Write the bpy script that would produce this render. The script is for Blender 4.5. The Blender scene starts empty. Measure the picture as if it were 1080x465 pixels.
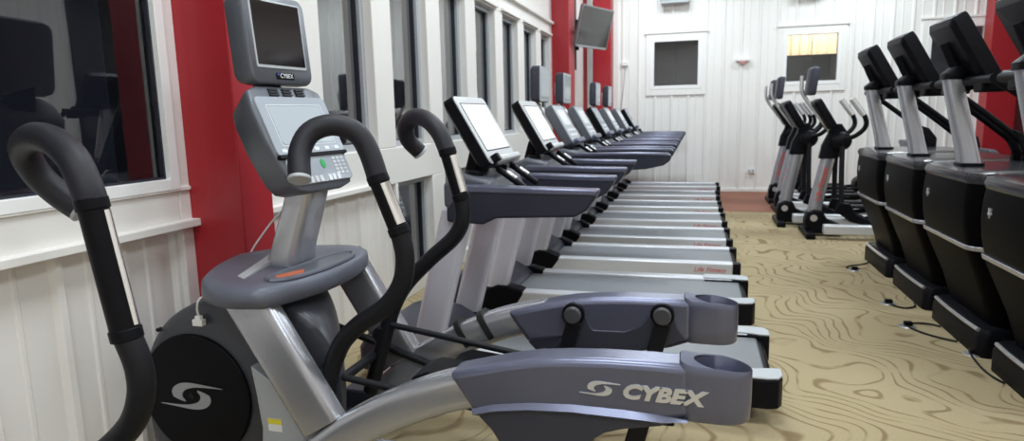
import bpy, bmesh, math, random
from mathutils import Vector, Matrix
random.seed(7)
S = bpy.context.scene
C = S.collection
PI = math.pi

# ------------------------------------------------------------------ materials
def mat(name, col, rough=0.5, metal=0.0, spec=0.5, coat=0.0, bump=0.0, bscale=200, var=0.0, vscale=6, emit=None, estr=0):
    m = bpy.data.materials.new(name); m.use_nodes = True
    nt = m.node_tree; b = nt.nodes['Principled BSDF']
    b.inputs['Base Color'].default_value = (*col, 1)
    b.inputs['Roughness'].default_value = rough
    b.inputs['Metallic'].default_value = metal
    b.inputs['Specular IOR Level'].default_value = spec
    b.inputs['Coat Weight'].default_value = coat
    tc = nt.nodes.new('ShaderNodeTexCoord')
    if var > 0:
        n = nt.nodes.new('ShaderNodeTexNoise'); n.inputs['Scale'].default_value = vscale
        n.inputs['Detail'].default_value = 4
        nt.links.new(tc.outputs['Object'], n.inputs['Vector'])
        mx = nt.nodes.new('ShaderNodeMix'); mx.data_type = 'RGBA'
        mx.inputs[6].default_value = (*[c*(1-var) for c in col], 1)
        mx.inputs[7].default_value = (*[min(1, c*(1+var)) for c in col], 1)
        nt.links.new(n.outputs['Fac'], mx.inputs[0])
        nt.links.new(mx.outputs[2], b.inputs['Base Color'])
    if bump > 0:
        n = nt.nodes.new('ShaderNodeTexNoise'); n.inputs['Scale'].default_value = bscale
        nt.links.new(tc.outputs['Object'], n.inputs['Vector'])
        bp = nt.nodes.new('ShaderNodeBump'); bp.inputs['Strength'].default_value = bump
        bp.inputs['Distance'].default_value = 0.002
        nt.links.new(n.outputs['Fac'], bp.inputs['Height'])
        nt.links.new(bp.outputs['Normal'], b.inputs['Normal'])
    if emit:
        b.inputs['Emission Color'].default_value = (*emit, 1)
        b.inputs['Emission Strength'].default_value = estr
    return m

M = {}
M['siding'] = mat('cream_metal_siding', (.81, .775, .745), .42, 0, .4, var=.02, vscale=2)
M['siding_back'] = mat('white_metal_siding', (.83, .825, .80), .45, 0, .4, var=.02, vscale=2)
M['trim'] = mat('white_trim_paint', (.79, .765, .735), .4, var=.015)
M['vinyl'] = mat('white_window_vinyl', (.86, .86, .86), .35)
M['gasket'] = mat('dark_gasket', (.02, .022, .035), .4)
M['red'] = mat('red_paint', (.36, .014, .022), .38, var=.06, vscale=3)
M['ceil'] = mat('ceiling_white', (.82, .82, .80), .6, var=.02)
M['brown'] = mat('brown_rubber_floor', (.22, .078, .042), .6, bump=.2, bscale=60, var=.12, vscale=9)
M['silver'] = mat('silver_paint', (.46, .465, .51), .25, .7, .5, bump=.03, bscale=500)
M['silver_light'] = mat('light_silver_paint', (.62, .63, .67), .36, .3, .5)
M['upright'] = mat('lavender_silver_paint', (.60, .59, .66), .35, .3, .5)
M['bezel'] = mat('pale_grey_bezel', (.50, .51, .53), .35, .2)
M['boltgrey'] = mat('dark_grey_cap', (.05, .05, .056), .4)
M['tray'] = mat('matte_slate_plastic', (.115, .122, .158), .42, .2, .45, bump=.06, bscale=600)
M['alu'] = mat('brushed_aluminium', (.68, .68, .70), .3, .7)
M['chrome'] = mat('chrome', (.85, .85, .85), .12, 1)
M['slate'] = mat('slate_plastic', (.140, .147, .215), .28, .6, .5, bump=.08, bscale=700)
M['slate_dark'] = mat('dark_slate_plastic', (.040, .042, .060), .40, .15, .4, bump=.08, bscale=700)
M['grey'] = mat('grey_plastic', (.105, .112, .135), .4, .15, .45, bump=.05, bscale=600)
M['housing'] = mat('drum_housing_plastic', (.052, .055, .068), .34, .15, .45, bump=.05, bscale=600)
M['lgrey'] = mat('light_grey_plastic', (.42, .44, .47), .4, .1)
M['face'] = mat('grey_console_face', (.31, .34, .39), .3)
M['lcd'] = mat('grey_lcd', (.42, .46, .50), .15, 0, .6)
M['black'] = mat('black_plastic', (.005, .005, .007), .42, 0, .10, bump=.06, bscale=600)
M['gloss'] = mat('glossy_black_shroud', (.002, .002, .0025), .42, 0, .03)
M['cap'] = mat('graphite_gloss_cap', (.038, .038, .045), .2, .4, .5)
M['foam'] = mat('black_foam', (.010, .0095, .016), .5, 0, .38, bump=.25, bscale=900)
M['matteblack'] = mat('matte_black_steel', (.007, .007, .010), .5, .0, .22, bump=.04, bscale=600)
M['darkscreen'] = mat('dark_screen_glass', (.012, .008, .009), .08, 0, .6)
M['whitescreen'] = mat('white_emissive_screen', (.80, .82, .84), .2, 0, .5, emit=(.93, .95, 1), estr=.12)  # white base with a faint emission
M['navy'] = mat('navy_grey_plastic', (.024, .026, .042), .36, .1, .35, bump=.06, bscale=600)
M['belt'] = mat('treadmill_belt', (.15, .16, .175), .36, 0, .6, bump=.15, bscale=500)
M['strap'] = mat('black_strap', (.008, .008, .009), .7)
M['white_plastic'] = mat('white_plastic', (.82, .82, .82), .35)
M['red_print'] = mat('red_print', (.55, .06, .05), .4)
M['silver_print'] = mat('silver_lettering', (.62, .62, .63), .3, .5)
M['white_print'] = mat('white_print', (.78, .8, .82), .4)
M['green_print'] = mat('green_button', (.03, .35, .10), .4)
M['orange_print'] = mat('orange_print', (.48, .12, .05), .4)
M['yellow_print'] = mat('yellow_label', (.80, .68, .05), .45)
M['logo_grey'] = mat('grey_logo_print', (.30, .31, .33), .4)
M['wallbox'] = mat('grey_box_paint', (.36, .38, .42), .45)
M['tvgrey'] = mat('grey_television_plastic', (.20, .20, .20), .35)
M['tvscreen'] = mat('television_glass', (.055, .052, .05), .12, 0, .7)
M['pipe'] = mat('grey_pipe', (.42, .41, .40), .4, .2)
M['green'] = mat('dark_green_rail', (.05, .075, .07), .4)
M['red_lens'] = mat('red_lens', (.75, .38, .36), .25)
M['grass'] = mat('night_ground', (.02, .02, .02), .9)

def glass(name, tint, ior=1.62):
    m = bpy.data.materials.new(name); m.use_nodes = True
    b = m.node_tree.nodes['Principled BSDF']
    b.inputs['Base Color'].default_value = (*tint, 1)
    b.inputs['Roughness'].default_value = 0.0
    b.inputs['Transmission Weight'].default_value = 1
    b.inputs['IOR'].default_value = ior
    return m
M['glass'] = glass('window_glass', (.93, .95, .97))
M['glass_coated'] = glass('coated_window_glass', (.93, .95, .97), 2.3)

def carpet():
    m = bpy.data.materials.new('beige_patterned_carpet'); m.use_nodes = True
    nt = m.node_tree; b = nt.nodes['Principled BSDF']; b.inputs['Roughness'].default_value = .95
    b.inputs['Specular IOR Level'].default_value = .1
    tc = nt.nodes.new('ShaderNodeTexCoord')
    mp = nt.nodes.new('ShaderNodeMapping'); mp.inputs['Scale'].default_value = (1.0, 1.0, 1); mp.inputs['Rotation'].default_value = (0, 0, -.6)
    nt.links.new(tc.outputs['Object'], mp.inputs['Vector'])
    n = nt.nodes.new('ShaderNodeTexNoise'); n.inputs['Scale'].default_value = 2.1
    n.inputs['Detail'].default_value = .7; n.inputs['Roughness'].default_value = .4
    n.inputs['Distortion'].default_value = .25
    nt.links.new(mp.outputs['Vector'], n.inputs['Vector'])
    mu0 = nt.nodes.new('ShaderNodeMath'); mu0.operation = 'MULTIPLY'; mu0.inputs[1].default_value = 9.5
    nt.links.new(n.outputs['Fac'], mu0.inputs[0])
    sx = nt.nodes.new('ShaderNodeSeparateXYZ'); nt.links.new(mp.outputs['Vector'], sx.inputs[0])
    mu1 = nt.nodes.new('ShaderNodeMath'); mu1.operation = 'MULTIPLY'; mu1.inputs[1].default_value = 9.0
    nt.links.new(sx.outputs['X'], mu1.inputs[0])
    mu = nt.nodes.new('ShaderNodeMath'); mu.operation = 'ADD'
    nt.links.new(mu0.outputs[0], mu.inputs[0]); nt.links.new(mu1.outputs[0], mu.inputs[1])
    fr = nt.nodes.new('ShaderNodeMath'); fr.operation = 'FRACT'
    nt.links.new(mu.outputs[0], fr.inputs[0])
    rp = nt.nodes.new('ShaderNodeValToRGB')
    e = rp.color_ramp.elements
    e[0].position = 0.0; e[0].color = (0, 0, 0, 1); e[1].position = .08; e[1].color = (1, 1, 1, 1)
    a = e.new(.19); a.color = (1, 1, 1, 1); d = e.new(.29); d.color = (0, 0, 0, 1)
    nt.links.new(fr.outputs[0], rp.inputs['Fac'])
    # broken lines: a slow noise fades some of them
    n2 = nt.nodes.new('ShaderNodeTexNoise'); n2.inputs['Scale'].default_value = 5
    nt.links.new(tc.outputs['Object'], n2.inputs['Vector'])
    r2 = nt.nodes.new('ShaderNodeMapRange'); r2.inputs[1].default_value = .36; r2.inputs[2].default_value = .52
    r2.inputs[3].default_value = .15; r2.inputs[4].default_value = .85
    nt.links.new(n2.outputs['Fac'], r2.inputs[0])
    ml = nt.nodes.new('ShaderNodeMath'); ml.operation = 'MULTIPLY'
    nt.links.new(rp.outputs['Color'], ml.inputs[0]); nt.links.new(r2.outputs[0], ml.inputs[1])
    fn = nt.nodes.new('ShaderNodeTexNoise'); fn.inputs['Scale'].default_value = 90; fn.inputs['Detail'].default_value = 3
    nt.links.new(tc.outputs['Object'], fn.inputs['Vector'])
    base = nt.nodes.new('ShaderNodeMix'); base.data_type = 'RGBA'
    base.inputs[6].default_value = (.325, .262, .155, 1); base.inputs[7].default_value = (.42, .345, .215, 1)
    nt.links.new(fn.outputs['Fac'], base.inputs[0])
    mx = nt.nodes.new('ShaderNodeMix'); mx.data_type = 'RGBA'
    nt.links.new(base.outputs[2], mx.inputs[6]); mx.inputs[7].default_value = (.20, .142, .075, 1)
    nt.links.new(ml.outputs[0], mx.inputs[0]); nt.links.new(mx.outputs[2], b.inputs['Base Color'])
    bp = nt.nodes.new('ShaderNodeBump'); bp.inputs['Strength'].default_value = .4; bp.inputs['Distance'].default_value = .004
    nt.links.new(fn.outputs['Fac'], bp.inputs['Height']); nt.links.new(bp.outputs['Normal'], b.inputs['Normal'])
    return m
M['carpet'] = carpet()

# ------------------------------------------------------------------ mesh helpers
def nb(): return bmesh.new()
def box(bm, x0, x1, y0, y1, z0, z1):
    v = [bm.verts.new((x, y, z)) for x in (x0, x1) for y in (y0, y1) for z in (z0, z1)]
    for f in ((0, 1, 3, 2), (4, 6, 7, 5), (0, 4, 5, 1), (2, 3, 7, 6), (0, 2, 6, 4), (1, 5, 7, 3)):
        bm.faces.new([v[i] for i in f])
    return bm
def prism(bm, pts, ax, a, b):
    def P(p, t):
        return {'x': (t, p[0], p[1]), 'y': (p[0], t, p[1]), 'z': (p[0], p[1], t)}[ax]
    A = [bm.verts.new(P(p, a)) for p in pts]; B = [bm.verts.new(P(p, b)) for p in pts]
    n = len(pts)
    bm.faces.new(A); bm.faces.new(B[::-1])
    for i in range(n): bm.faces.new((A[i], A[(i+1) % n], B[(i+1) % n], B[i]))
    return bm
def loft(bm, rings, cap=True, closed=True):
    R = [[bm.verts.new(p) for p in r] for r in rings]
    n = len(R[0])
    for a, b in zip(R, R[1:]):
        for i in range(n if closed else n-1):
            bm.faces.new((a[i], a[(i+1) % n], b[(i+1) % n], b[i]))
    if cap: bm.faces.new(R[0][::-1]); bm.faces.new(R[-1])
    return bm
def smooth_path(pts, sub=5):
    P = [Vector(p) for p in pts]
    if len(P) < 3: return P
    out = []
    for i in range(len(P)-1):
        p0 = P[max(i-1, 0)]; p1 = P[i]; p2 = P[i+1]; p3 = P[min(i+2, len(P)-1)]
        for k in range(sub):
            t = k/sub
            out.append(.5*((2*p1)+(-p0+p2)*t+(2*p0-5*p1+4*p2-p3)*t*t+(-p0+3*p1-3*p2+p3)*t**3))
    out.append(P[-1]); return out
def tube(bm, pts, r, n=14, smooth=True, sub=5, flat=1.0, up=None):
    P = smooth_path(pts, sub) if smooth else [Vector(p) for p in pts]
    m = len(P)
    rr = (lambda i: r) if not isinstance(r, (list, tuple)) else (lambda i: r[0]+(r[-1]-r[0])*i/(m-1) if len(r) == 2 else r[min(len(r)-1, int(round(i*(len(r)-1)/(m-1))))])
    T = [(P[min(i+1, m-1)]-P[max(i-1, 0)]).normalized() for i in range(m)]
    u = Vector(up) if up else Vector((0, 1, 0))
    if abs(u.dot(T[0])) > .95: u = Vector((1, 0, 0))
    u = (u-T[0]*u.dot(T[0])).normalized()
    rings = []
    for i in range(m):
        u = (u-T[i]*u.dot(T[i])).normalized(); w = T[i].cross(u)
        rings.append([P[i]+(u*math.cos(2*PI*k/n)*flat+w*math.sin(2*PI*k/n))*rr(i) for k in range(n)])
    return loft(bm, rings)
def cyl(bm, a, b, r, n=24): return tube(bm, [a, b], r, n, smooth=False)
def bar(bm, a, b, w, h, up=(0, 1, 0)):
    a = Vector(a); b = Vector(b); t = (b-a).normalized(); u = Vector(up); u = (u-t*u.dot(t)).normalized(); v = t.cross(u)
    return loft(bm, [[p+u*sx*w/2+v*sy*h/2 for sx, sy in ((-1, -1), (1, -1), (1, 1), (-1, 1))] for p in (a, b)])
def rrect(cx, cy, hx, hy, r, n=5):
    out = []
    for qx, qy, a0 in ((1, 1, 0), (-1, 1, 90), (-1, -1, 180), (1, -1, 270)):
        for k in range(n+1):
            a = math.radians(a0+90*k/n)
            out.append((cx+qx*(hx-r)+r*math.cos(a), cy+qy*(hy-r)+r*math.sin(a)))
    return out
def sphere(bm, c, rx, ry, rz, u=20, v=12):
    mt = Matrix.Translation(c) @ Matrix.Diagonal((rx, ry, rz, 1))
    bmesh.ops.create_uvsphere(bm, u_segments=u, v_segments=v, radius=1, matrix=mt); return bm

ORG = {}
def thing(name, label, cat, loc, group=None):
    o = bpy.data.objects.new(name, None); C.objects.link(o); o.location = loc
    o['label'] = label; o['category'] = cat
    if group: o['group'] = group
    ORG[o] = Vector(loc); return o
def obj(name, bm, m, parent=None, bevel=0.0, seg=2, ang=38, label=None):
    """One mesh object; bm is in world coordinates and is moved into the parent's frame."""
    org = ORG.get(parent, Vector((0, 0, 0))) if parent else Vector((0, 0, 0))
    bmesh.ops.recalc_face_normals(bm, faces=bm.faces)
    if parent: bmesh.ops.translate(bm, verts=bm.verts, vec=-org)
    me = bpy.data.meshes.new(name); bm.to_mesh(me); bm.free()
    me.materials.append(M[m] if isinstance(m, str) else m)
    for p in me.polygons: p.use_smooth = True
    me.set_sharp_from_angle(angle=math.radians(ang))
    o = bpy.data.objects.new(name, me); C.objects.link(o)
    if parent: o.parent = parent; ORG[o] = org
    if bevel > 0:
        b = o.modifiers.new('bevel', 'BEVEL'); b.width = bevel; b.segments = seg; b.limit_method = 'ANGLE'; b.angle_limit = math.radians(35)
        b.harden_normals = False
    if label: o['label'] = label
    return o
def top(name, bm, m, label, cat, group=None, bevel=0, seg=2):
    """A thing that is one mesh, its origin at its lowest middle point."""
    xs = [v.co.x for v in bm.verts]; ys = [v.co.y for v in bm.verts]; zs = [v.co.z for v in bm.verts]
    org = Vector(((min(xs)+max(xs))/2, (min(ys)+max(ys))/2, min(zs)))
    bmesh.ops.translate(bm, verts=bm.verts, vec=-org)
    o = obj(name, bm, m, None, bevel, seg); o.location = org; ORG[o] = org
    o['label'] = label; o['category'] = cat
    if group: o['group'] = group
    return o
def struct(name, bm, m, parent=None, bevel=0, seg=2):
    o = obj(name, bm, m, parent, bevel, seg)
    if not parent: o['kind'] = 'structure'
    return o
def text(name, body, size, loc, rot, m, parent, shear=0.0, ext=.0015, offset=0.0, xs=1.0, align='CENTER'):
    cu = bpy.data.curves.new(name, 'FONT'); cu.body = body; cu.size = size; cu.extrude = ext; cu.shear = shear; cu.offset = offset
    cu.align_x = align; cu.align_y = 'CENTER'; cu.resolution_u = 3; cu.fill_mode = 'BOTH'
    t = bpy.data.objects.new(name, cu); C.objects.link(t)
    t.rotation_euler = rot; t.scale = (xs, 1, 1)
    t.location = Vector(loc)-(ORG.get(parent, Vector((0, 0, 0))) if parent else Vector((0, 0, 0)))
    bpy.context.view_layer.update()
    me = bpy.data.meshes.new_from_object(t.evaluated_get(bpy.context.evaluated_depsgraph_get()))
    mw = t.matrix_basis.copy(); bpy.data.objects.remove(t)
    me.transform(mw); me.materials.clear(); me.materials.append(M[m]); me.name = name
    o = bpy.data.objects.new(name, me); C.objects.link(o)
    if parent: o.parent = parent; ORG[o] = ORG.get(parent, Vector((0, 0, 0)))
    return o
def dup(root, loc, label, group=None):
    r = root.copy(); C.objects.link(r); r.location = loc; r['label'] = label
    if group: r['group'] = group
    ORG[r] = Vector(loc)
    for ch in list(root.children):
        c = ch.copy(); C.objects.link(c); c.parent = r
        for g in ch.children:
            d = g.copy(); C.objects.link(d); d.parent = c
    return r

# ================================================================== THE ROOM
XW = -2.25          # face of the window posts of the left wall
XP = -2.30          # siding of the left wall
XR = 4.90
YB = 12.68
YF = -3.2
ZC = 4.35

struct('floor', box(nb(), -3, 5.2, YF-.2, 10.04, -.1, 0), 'carpet')
struct('floor_rubber', box(nb(), -3, 5.2, 10.04, 13.2, -.1, 0), 'brown')

def corrugated(bm, axis, pos, a, b, z0, z1, out, pitch=.30, depth=.022, phase=0.0, th=.05):
    """Ribbed metal siding as a real profile; out = +1/-1, the way it faces along its axis."""
    prof = [(a, pos)]
    k = math.floor((a-phase)/pitch)
    t = phase+k*pitch
    while t < b+pitch:
        for dt, d in ((0, 0), (.018, 1), (.042, 1), (.06, 0), (.148, 0), (.156, .3), (.168, .3), (.176, 0)):
            x = t+dt
            if a < x < b: prof.append((x, pos+out*depth*d))
        t += pitch
    prof.append((b, pos)); prof += [(b, pos-out*th), (a, pos-out*th)]
    pts = prof if axis == 'x' else [(q, p) for p, q in prof]
    # profile lies in the floor plane, extruded upwards
    return prism(bm, pts, 'z', z0, z1)

# ---- back wall with three windows
W = [(-.86, .03), (1.42, 2.34), (3.65, 4.50)]      # openings (x)
ZB0, ZB1 = 1.90, 2.80
bm = nb()
xs = [-3]+[v for w in W for v in w]+[5.2]
for i in range(0, len(xs), 2): corrugated(bm, 'x', YB, xs[i], xs[i+1], 0, ZC, -1, phase=.09)
for a, b in W:
    corrugated(bm, 'x', YB, a, b, 0, ZB0, -1, phase=.09); corrugated(bm, 'x', YB, a, b, ZB1, ZC, -1, phase=.09)
struct('wall_back', bm, 'siding_back')
for i, (a, b) in enumerate(W):
    bm = nb()
    y0, y1 = YB-.035, YB+.06
    f = .055
    box(bm, a-.01, a+f, y0, y1, ZB0-.01, ZB1+.01); box(bm, b-f, b+.01, y0, y1, ZB0-.01, ZB1+.01)
    box(bm, a+f, b-f, y0, y1, ZB0-.01, ZB0+f); box(bm, a+f, b-f, y0, y1, ZB1-f, ZB1+.01)
    w = struct('window_%d' % (i+1), bm, 'vinyl', bevel=.004)
    obj('window_pane', box(nb(), a+f-.01, b-f+.01, YB+.0, YB+.006, ZB0+f-.01, ZB1-f+.01), 'glass', w)
    mid = (a+b)/2
    if i < 2:
        obj('muntin', box(box(nb(), mid-.006, mid+.006, YB+.012, YB+.02, ZB0+f-.005, ZB1-f+.005), a+f-.005, mid-.007, YB+.012, YB+.02, (ZB0+ZB1)/2-.005, (ZB0+ZB1)/2+.005), 'gasket', w)
    # flat trim round the opening
    bm = nb(); y0 = YB-.03
    box(bm, a-.09, a-.01, y0, YB, ZB0-.12, ZB1+.09); box(bm, b+.01, b+.09, y0, YB, ZB0-.12, ZB1+.09)
    box(bm, a-.01, b+.01, y0, YB, ZB1+.01, ZB1+.09); box(bm, a-.01, b+.01, y0, YB, ZB0-.12, ZB0-.01)
    box(bm, a-.12, b+.12, YB-.05, YB, ZB1+.09, ZB1+.125)
    struct('trim_%d' % (i+1), bm, 'siding_back', bevel=.003)
struct('trim_4', box(nb(), -1.56, -1.46, YB-.045, YB, 0, ZC), 'siding_back', bevel=.004)
struct('baseboard_back', box(nb(), -1.46, 4.9, YB-.03, YB, 0, .05), 'siding_back')

# ---- left wall
OP = [(3.68+k, 4.38+k) for k in range(7)]
OP[6] = (9.68, 10.28)
ZS, ZH = 1.235, 2.66
Y0, Y1 = 2.72, 10.40
bm = nb(); D = XW-.34
box(bm, D, XW, YF, YB, 2.93, ZC)                       # header all along
box(bm, D, XW, Y0, Y1, ZH, 2.93)
box(bm, D, XW, Y0, Y1, .955, ZS)                       # band below the windows
edges = [Y0]+[v for o in OP for v in o]+[Y1]
for i in range(0, len(edges), 2): box(bm, D, XW, edges[i], edges[i+1], ZS, ZH)
low = [4.70]+[v for o in OP[1:] for v in o]+[Y1]
for i in range(0, len(low), 2): box(bm, D, XW, low[i] if i else 4.64, low[i+1], .12, .955)
box(bm, D, XW, 4.64, Y1, 0, .12)
box(bm, D, XW, 2.42, 2.49, .0, 2.93)                   # frame post before the red column
box(bm, D, XW, YF, -1.2, 0, 2.93)
box(bm, D, XW, -1.2, 2.42, .985, 1.16)
box(bm, D, -2.08, 10.95, YB, 0, ZC)                    # boxed-out last bay
box(bm, D, -2.34, -1.2, 2.49, 0, .985)
box(bm, D, -2.34, 2.49, 4.64, 0, .955)
box(bm, D, XW, 10.40, 10.95, 0, 2.93)
wl = struct('wall_left', bm, 'trim', bevel=.006)
bm = nb()
corrugated(bm, 'y', XP, -1.2, 2.485, 0, .985, 1, pitch=.29, phase=.06, th=.035)
corrugated(bm, 'y', XP, 2.49, 4.62, 0, .955, 1, pitch=.29, phase=.02, th=.035)
struct('wall_left_siding', bm, 'siding')
# ledge under the windows, window sill and header mouldings
struct('trim_5', box(nb(), XW-.02, XW+.045, -1.2, 2.50, .982, 1.018), 'trim', bevel=.005)
struct('trim_6', box(nb(), XW-.02, XW+.04, 2.72, 4.46, .957, .992), 'trim', bevel=.005)
struct('trim_7', box(nb(), XW-.02, XW+.012, -1.2, 2.485, 1.15, 1.17), 'trim', bevel=.004)
struct('trim_8', box(nb(), XW-.02, XW+.05, Y0, 10.40, 2.86, 2.90), 'trim', bevel=.004)
bm = nb()
for a, b in OP: box(bm, XW-.02, XW+.035, a-.06, b+.06, ZH+.02, ZH+.05)
struct('trim_9', bm, 'trim', bevel=.003)
# windows of the left wall
n = 4
def lwindow(a, b, z0, z1, fr, xg=-2.37, gl='glass_coated'):
    global n
    bm = nb(); x0, x1 = xg-.05, xg+.05
    box(bm, x0, x1, a, a+fr, z0, z1); box(bm, x0, x1, b-fr, b, z0, z1)
    box(bm, x0, x1, a+fr, b-fr, z0, z0+fr); box(bm, x0, x1, a+fr, b-fr, z1-fr, z1)
    w = struct('window_%d' % n, bm, 'vinyl' if gl == 'glass' else 'lgrey', bevel=.003); n += 1
    g = .013
    bm = nb(); i0, i1, k0, k1 = a+fr-.004, b-fr+.004, z0+fr-.004, z1-fr+.004; x0, x1 = xg-.02, xg+.022
    box(bm, x0, x1, i0, i0+g, k0, k1); box(bm, x0, x1, i1-g, i1, k0, k1); box(bm, x0, x1, i0+g, i1-g, k0, k0+g); box(bm, x0, x1, i0+g, i1-g, k1-g, k1)
    obj('gasket', bm, 'gasket', w)
    obj('window_pane', box(nb(), xg-.003, xg+.003, i0+.01, i1-.01, k0+.01, k1-.01), gl, w)
lwindow(-1.2, 2.42, 1.16, 2.93, .05, -2.285, 'glass')
for a, b in OP: lwindow(a, b, ZS, ZH, .045)
for a, b in OP[1:]: lwindow(a, b, .12, .955, .045)
# red steel columns and the pipe in the corner
struct('column_1', box(nb(), -2.30, -1.972, 2.487, 2.712, 0, ZC), 'red', bevel=.006)
struct('column_2', box(nb(), -2.30, -1.975, 10.42, 10.92, 0, ZC), 'red', bevel=.006)
struct('column_3', box(nb(), -2.12, -1.565, 12.40, 12.64, 0, ZC), 'red', bevel=.006)
struct('trim_10', box(nb(), -2.0, -1.90, 12.33, 12.398, 0, ZC), 'pipe', bevel=.01)
struct('trim_11', box(nb(), -2.08, -2.0, 12.385, 12.398, 0, ZC), 'red')
# ---- right wall, front wall, ceiling
bm = nb(); corrugated(bm, 'y', XR, YF, YB, 0, ZC, -1, pitch=.30)
struct('wall_right', bm, 'siding')
struct('column_4', box(nb(), 4.44, XR, 12.32, 12.64, 0, ZC), 'red', bevel=.006)
struct('window_20', box(nb(), XR-.06, XR-.02, 8.25, 12.3, .05, 3.6), 'darkscreen', bevel=.006)  # added dark slab, unseen; darkens what the near left window reflects
struct('column_6', box(nb(), 4.62, XR-.02, 2.3, 2.9, 0, ZC), 'red', bevel=.006)
bm = nb(); corrugated(bm, 'x', YF, -3, 5.2, 0, ZC, 1)
struct('wall_front', bm, 'siding')
struct('ceiling', box(nb(), -3, 5.2, YF-.1, YB+.1, ZC, ZC+.1), 'ceil')
# the yard outside the back wall: an added siding panel under an added lamp, a warm glow for the window
bm = nb(); corrugated(bm, 'x', 14.6, .6, 3.6, 2.55, 4.4, -1, pitch=.16, depth=.03)
struct('added_outside_panel', bm, 'siding')
struct('ground_outside', box(nb(), -8, 10, 12.9, 18, -.12, -.02), 'grass')

# ================================================================== CROSS TRAINERS (foreground)
def swirl(bm, cx, cz, s, y0, y1):
    """Two curved blades round a small disc, in the x-z plane."""
    up = [(-.34, -.04), (-.36, .06), (-.30, .16), (-.18, .225), (0, .245), (.25, .225), (.60, .19), (.30, .185), (.08, .17), (-.08, .12), (-.16, .05), (-.17, -.03), (-.12, -.11), (-.22, -.09)]
    up = [(p.x, p.y) for p in smooth_path([(x, z, 0) for x, z in up], 4)]
    A = [(cx+x*s, cz+z*s*.88) for x, z in up]
    B = [(cx-x*s, cz-z*s*.88) for x, z in up]
    prism(bm, A, 'y', y0, y1); prism(bm, B, 'y', y0, y1)
    return bm

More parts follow.
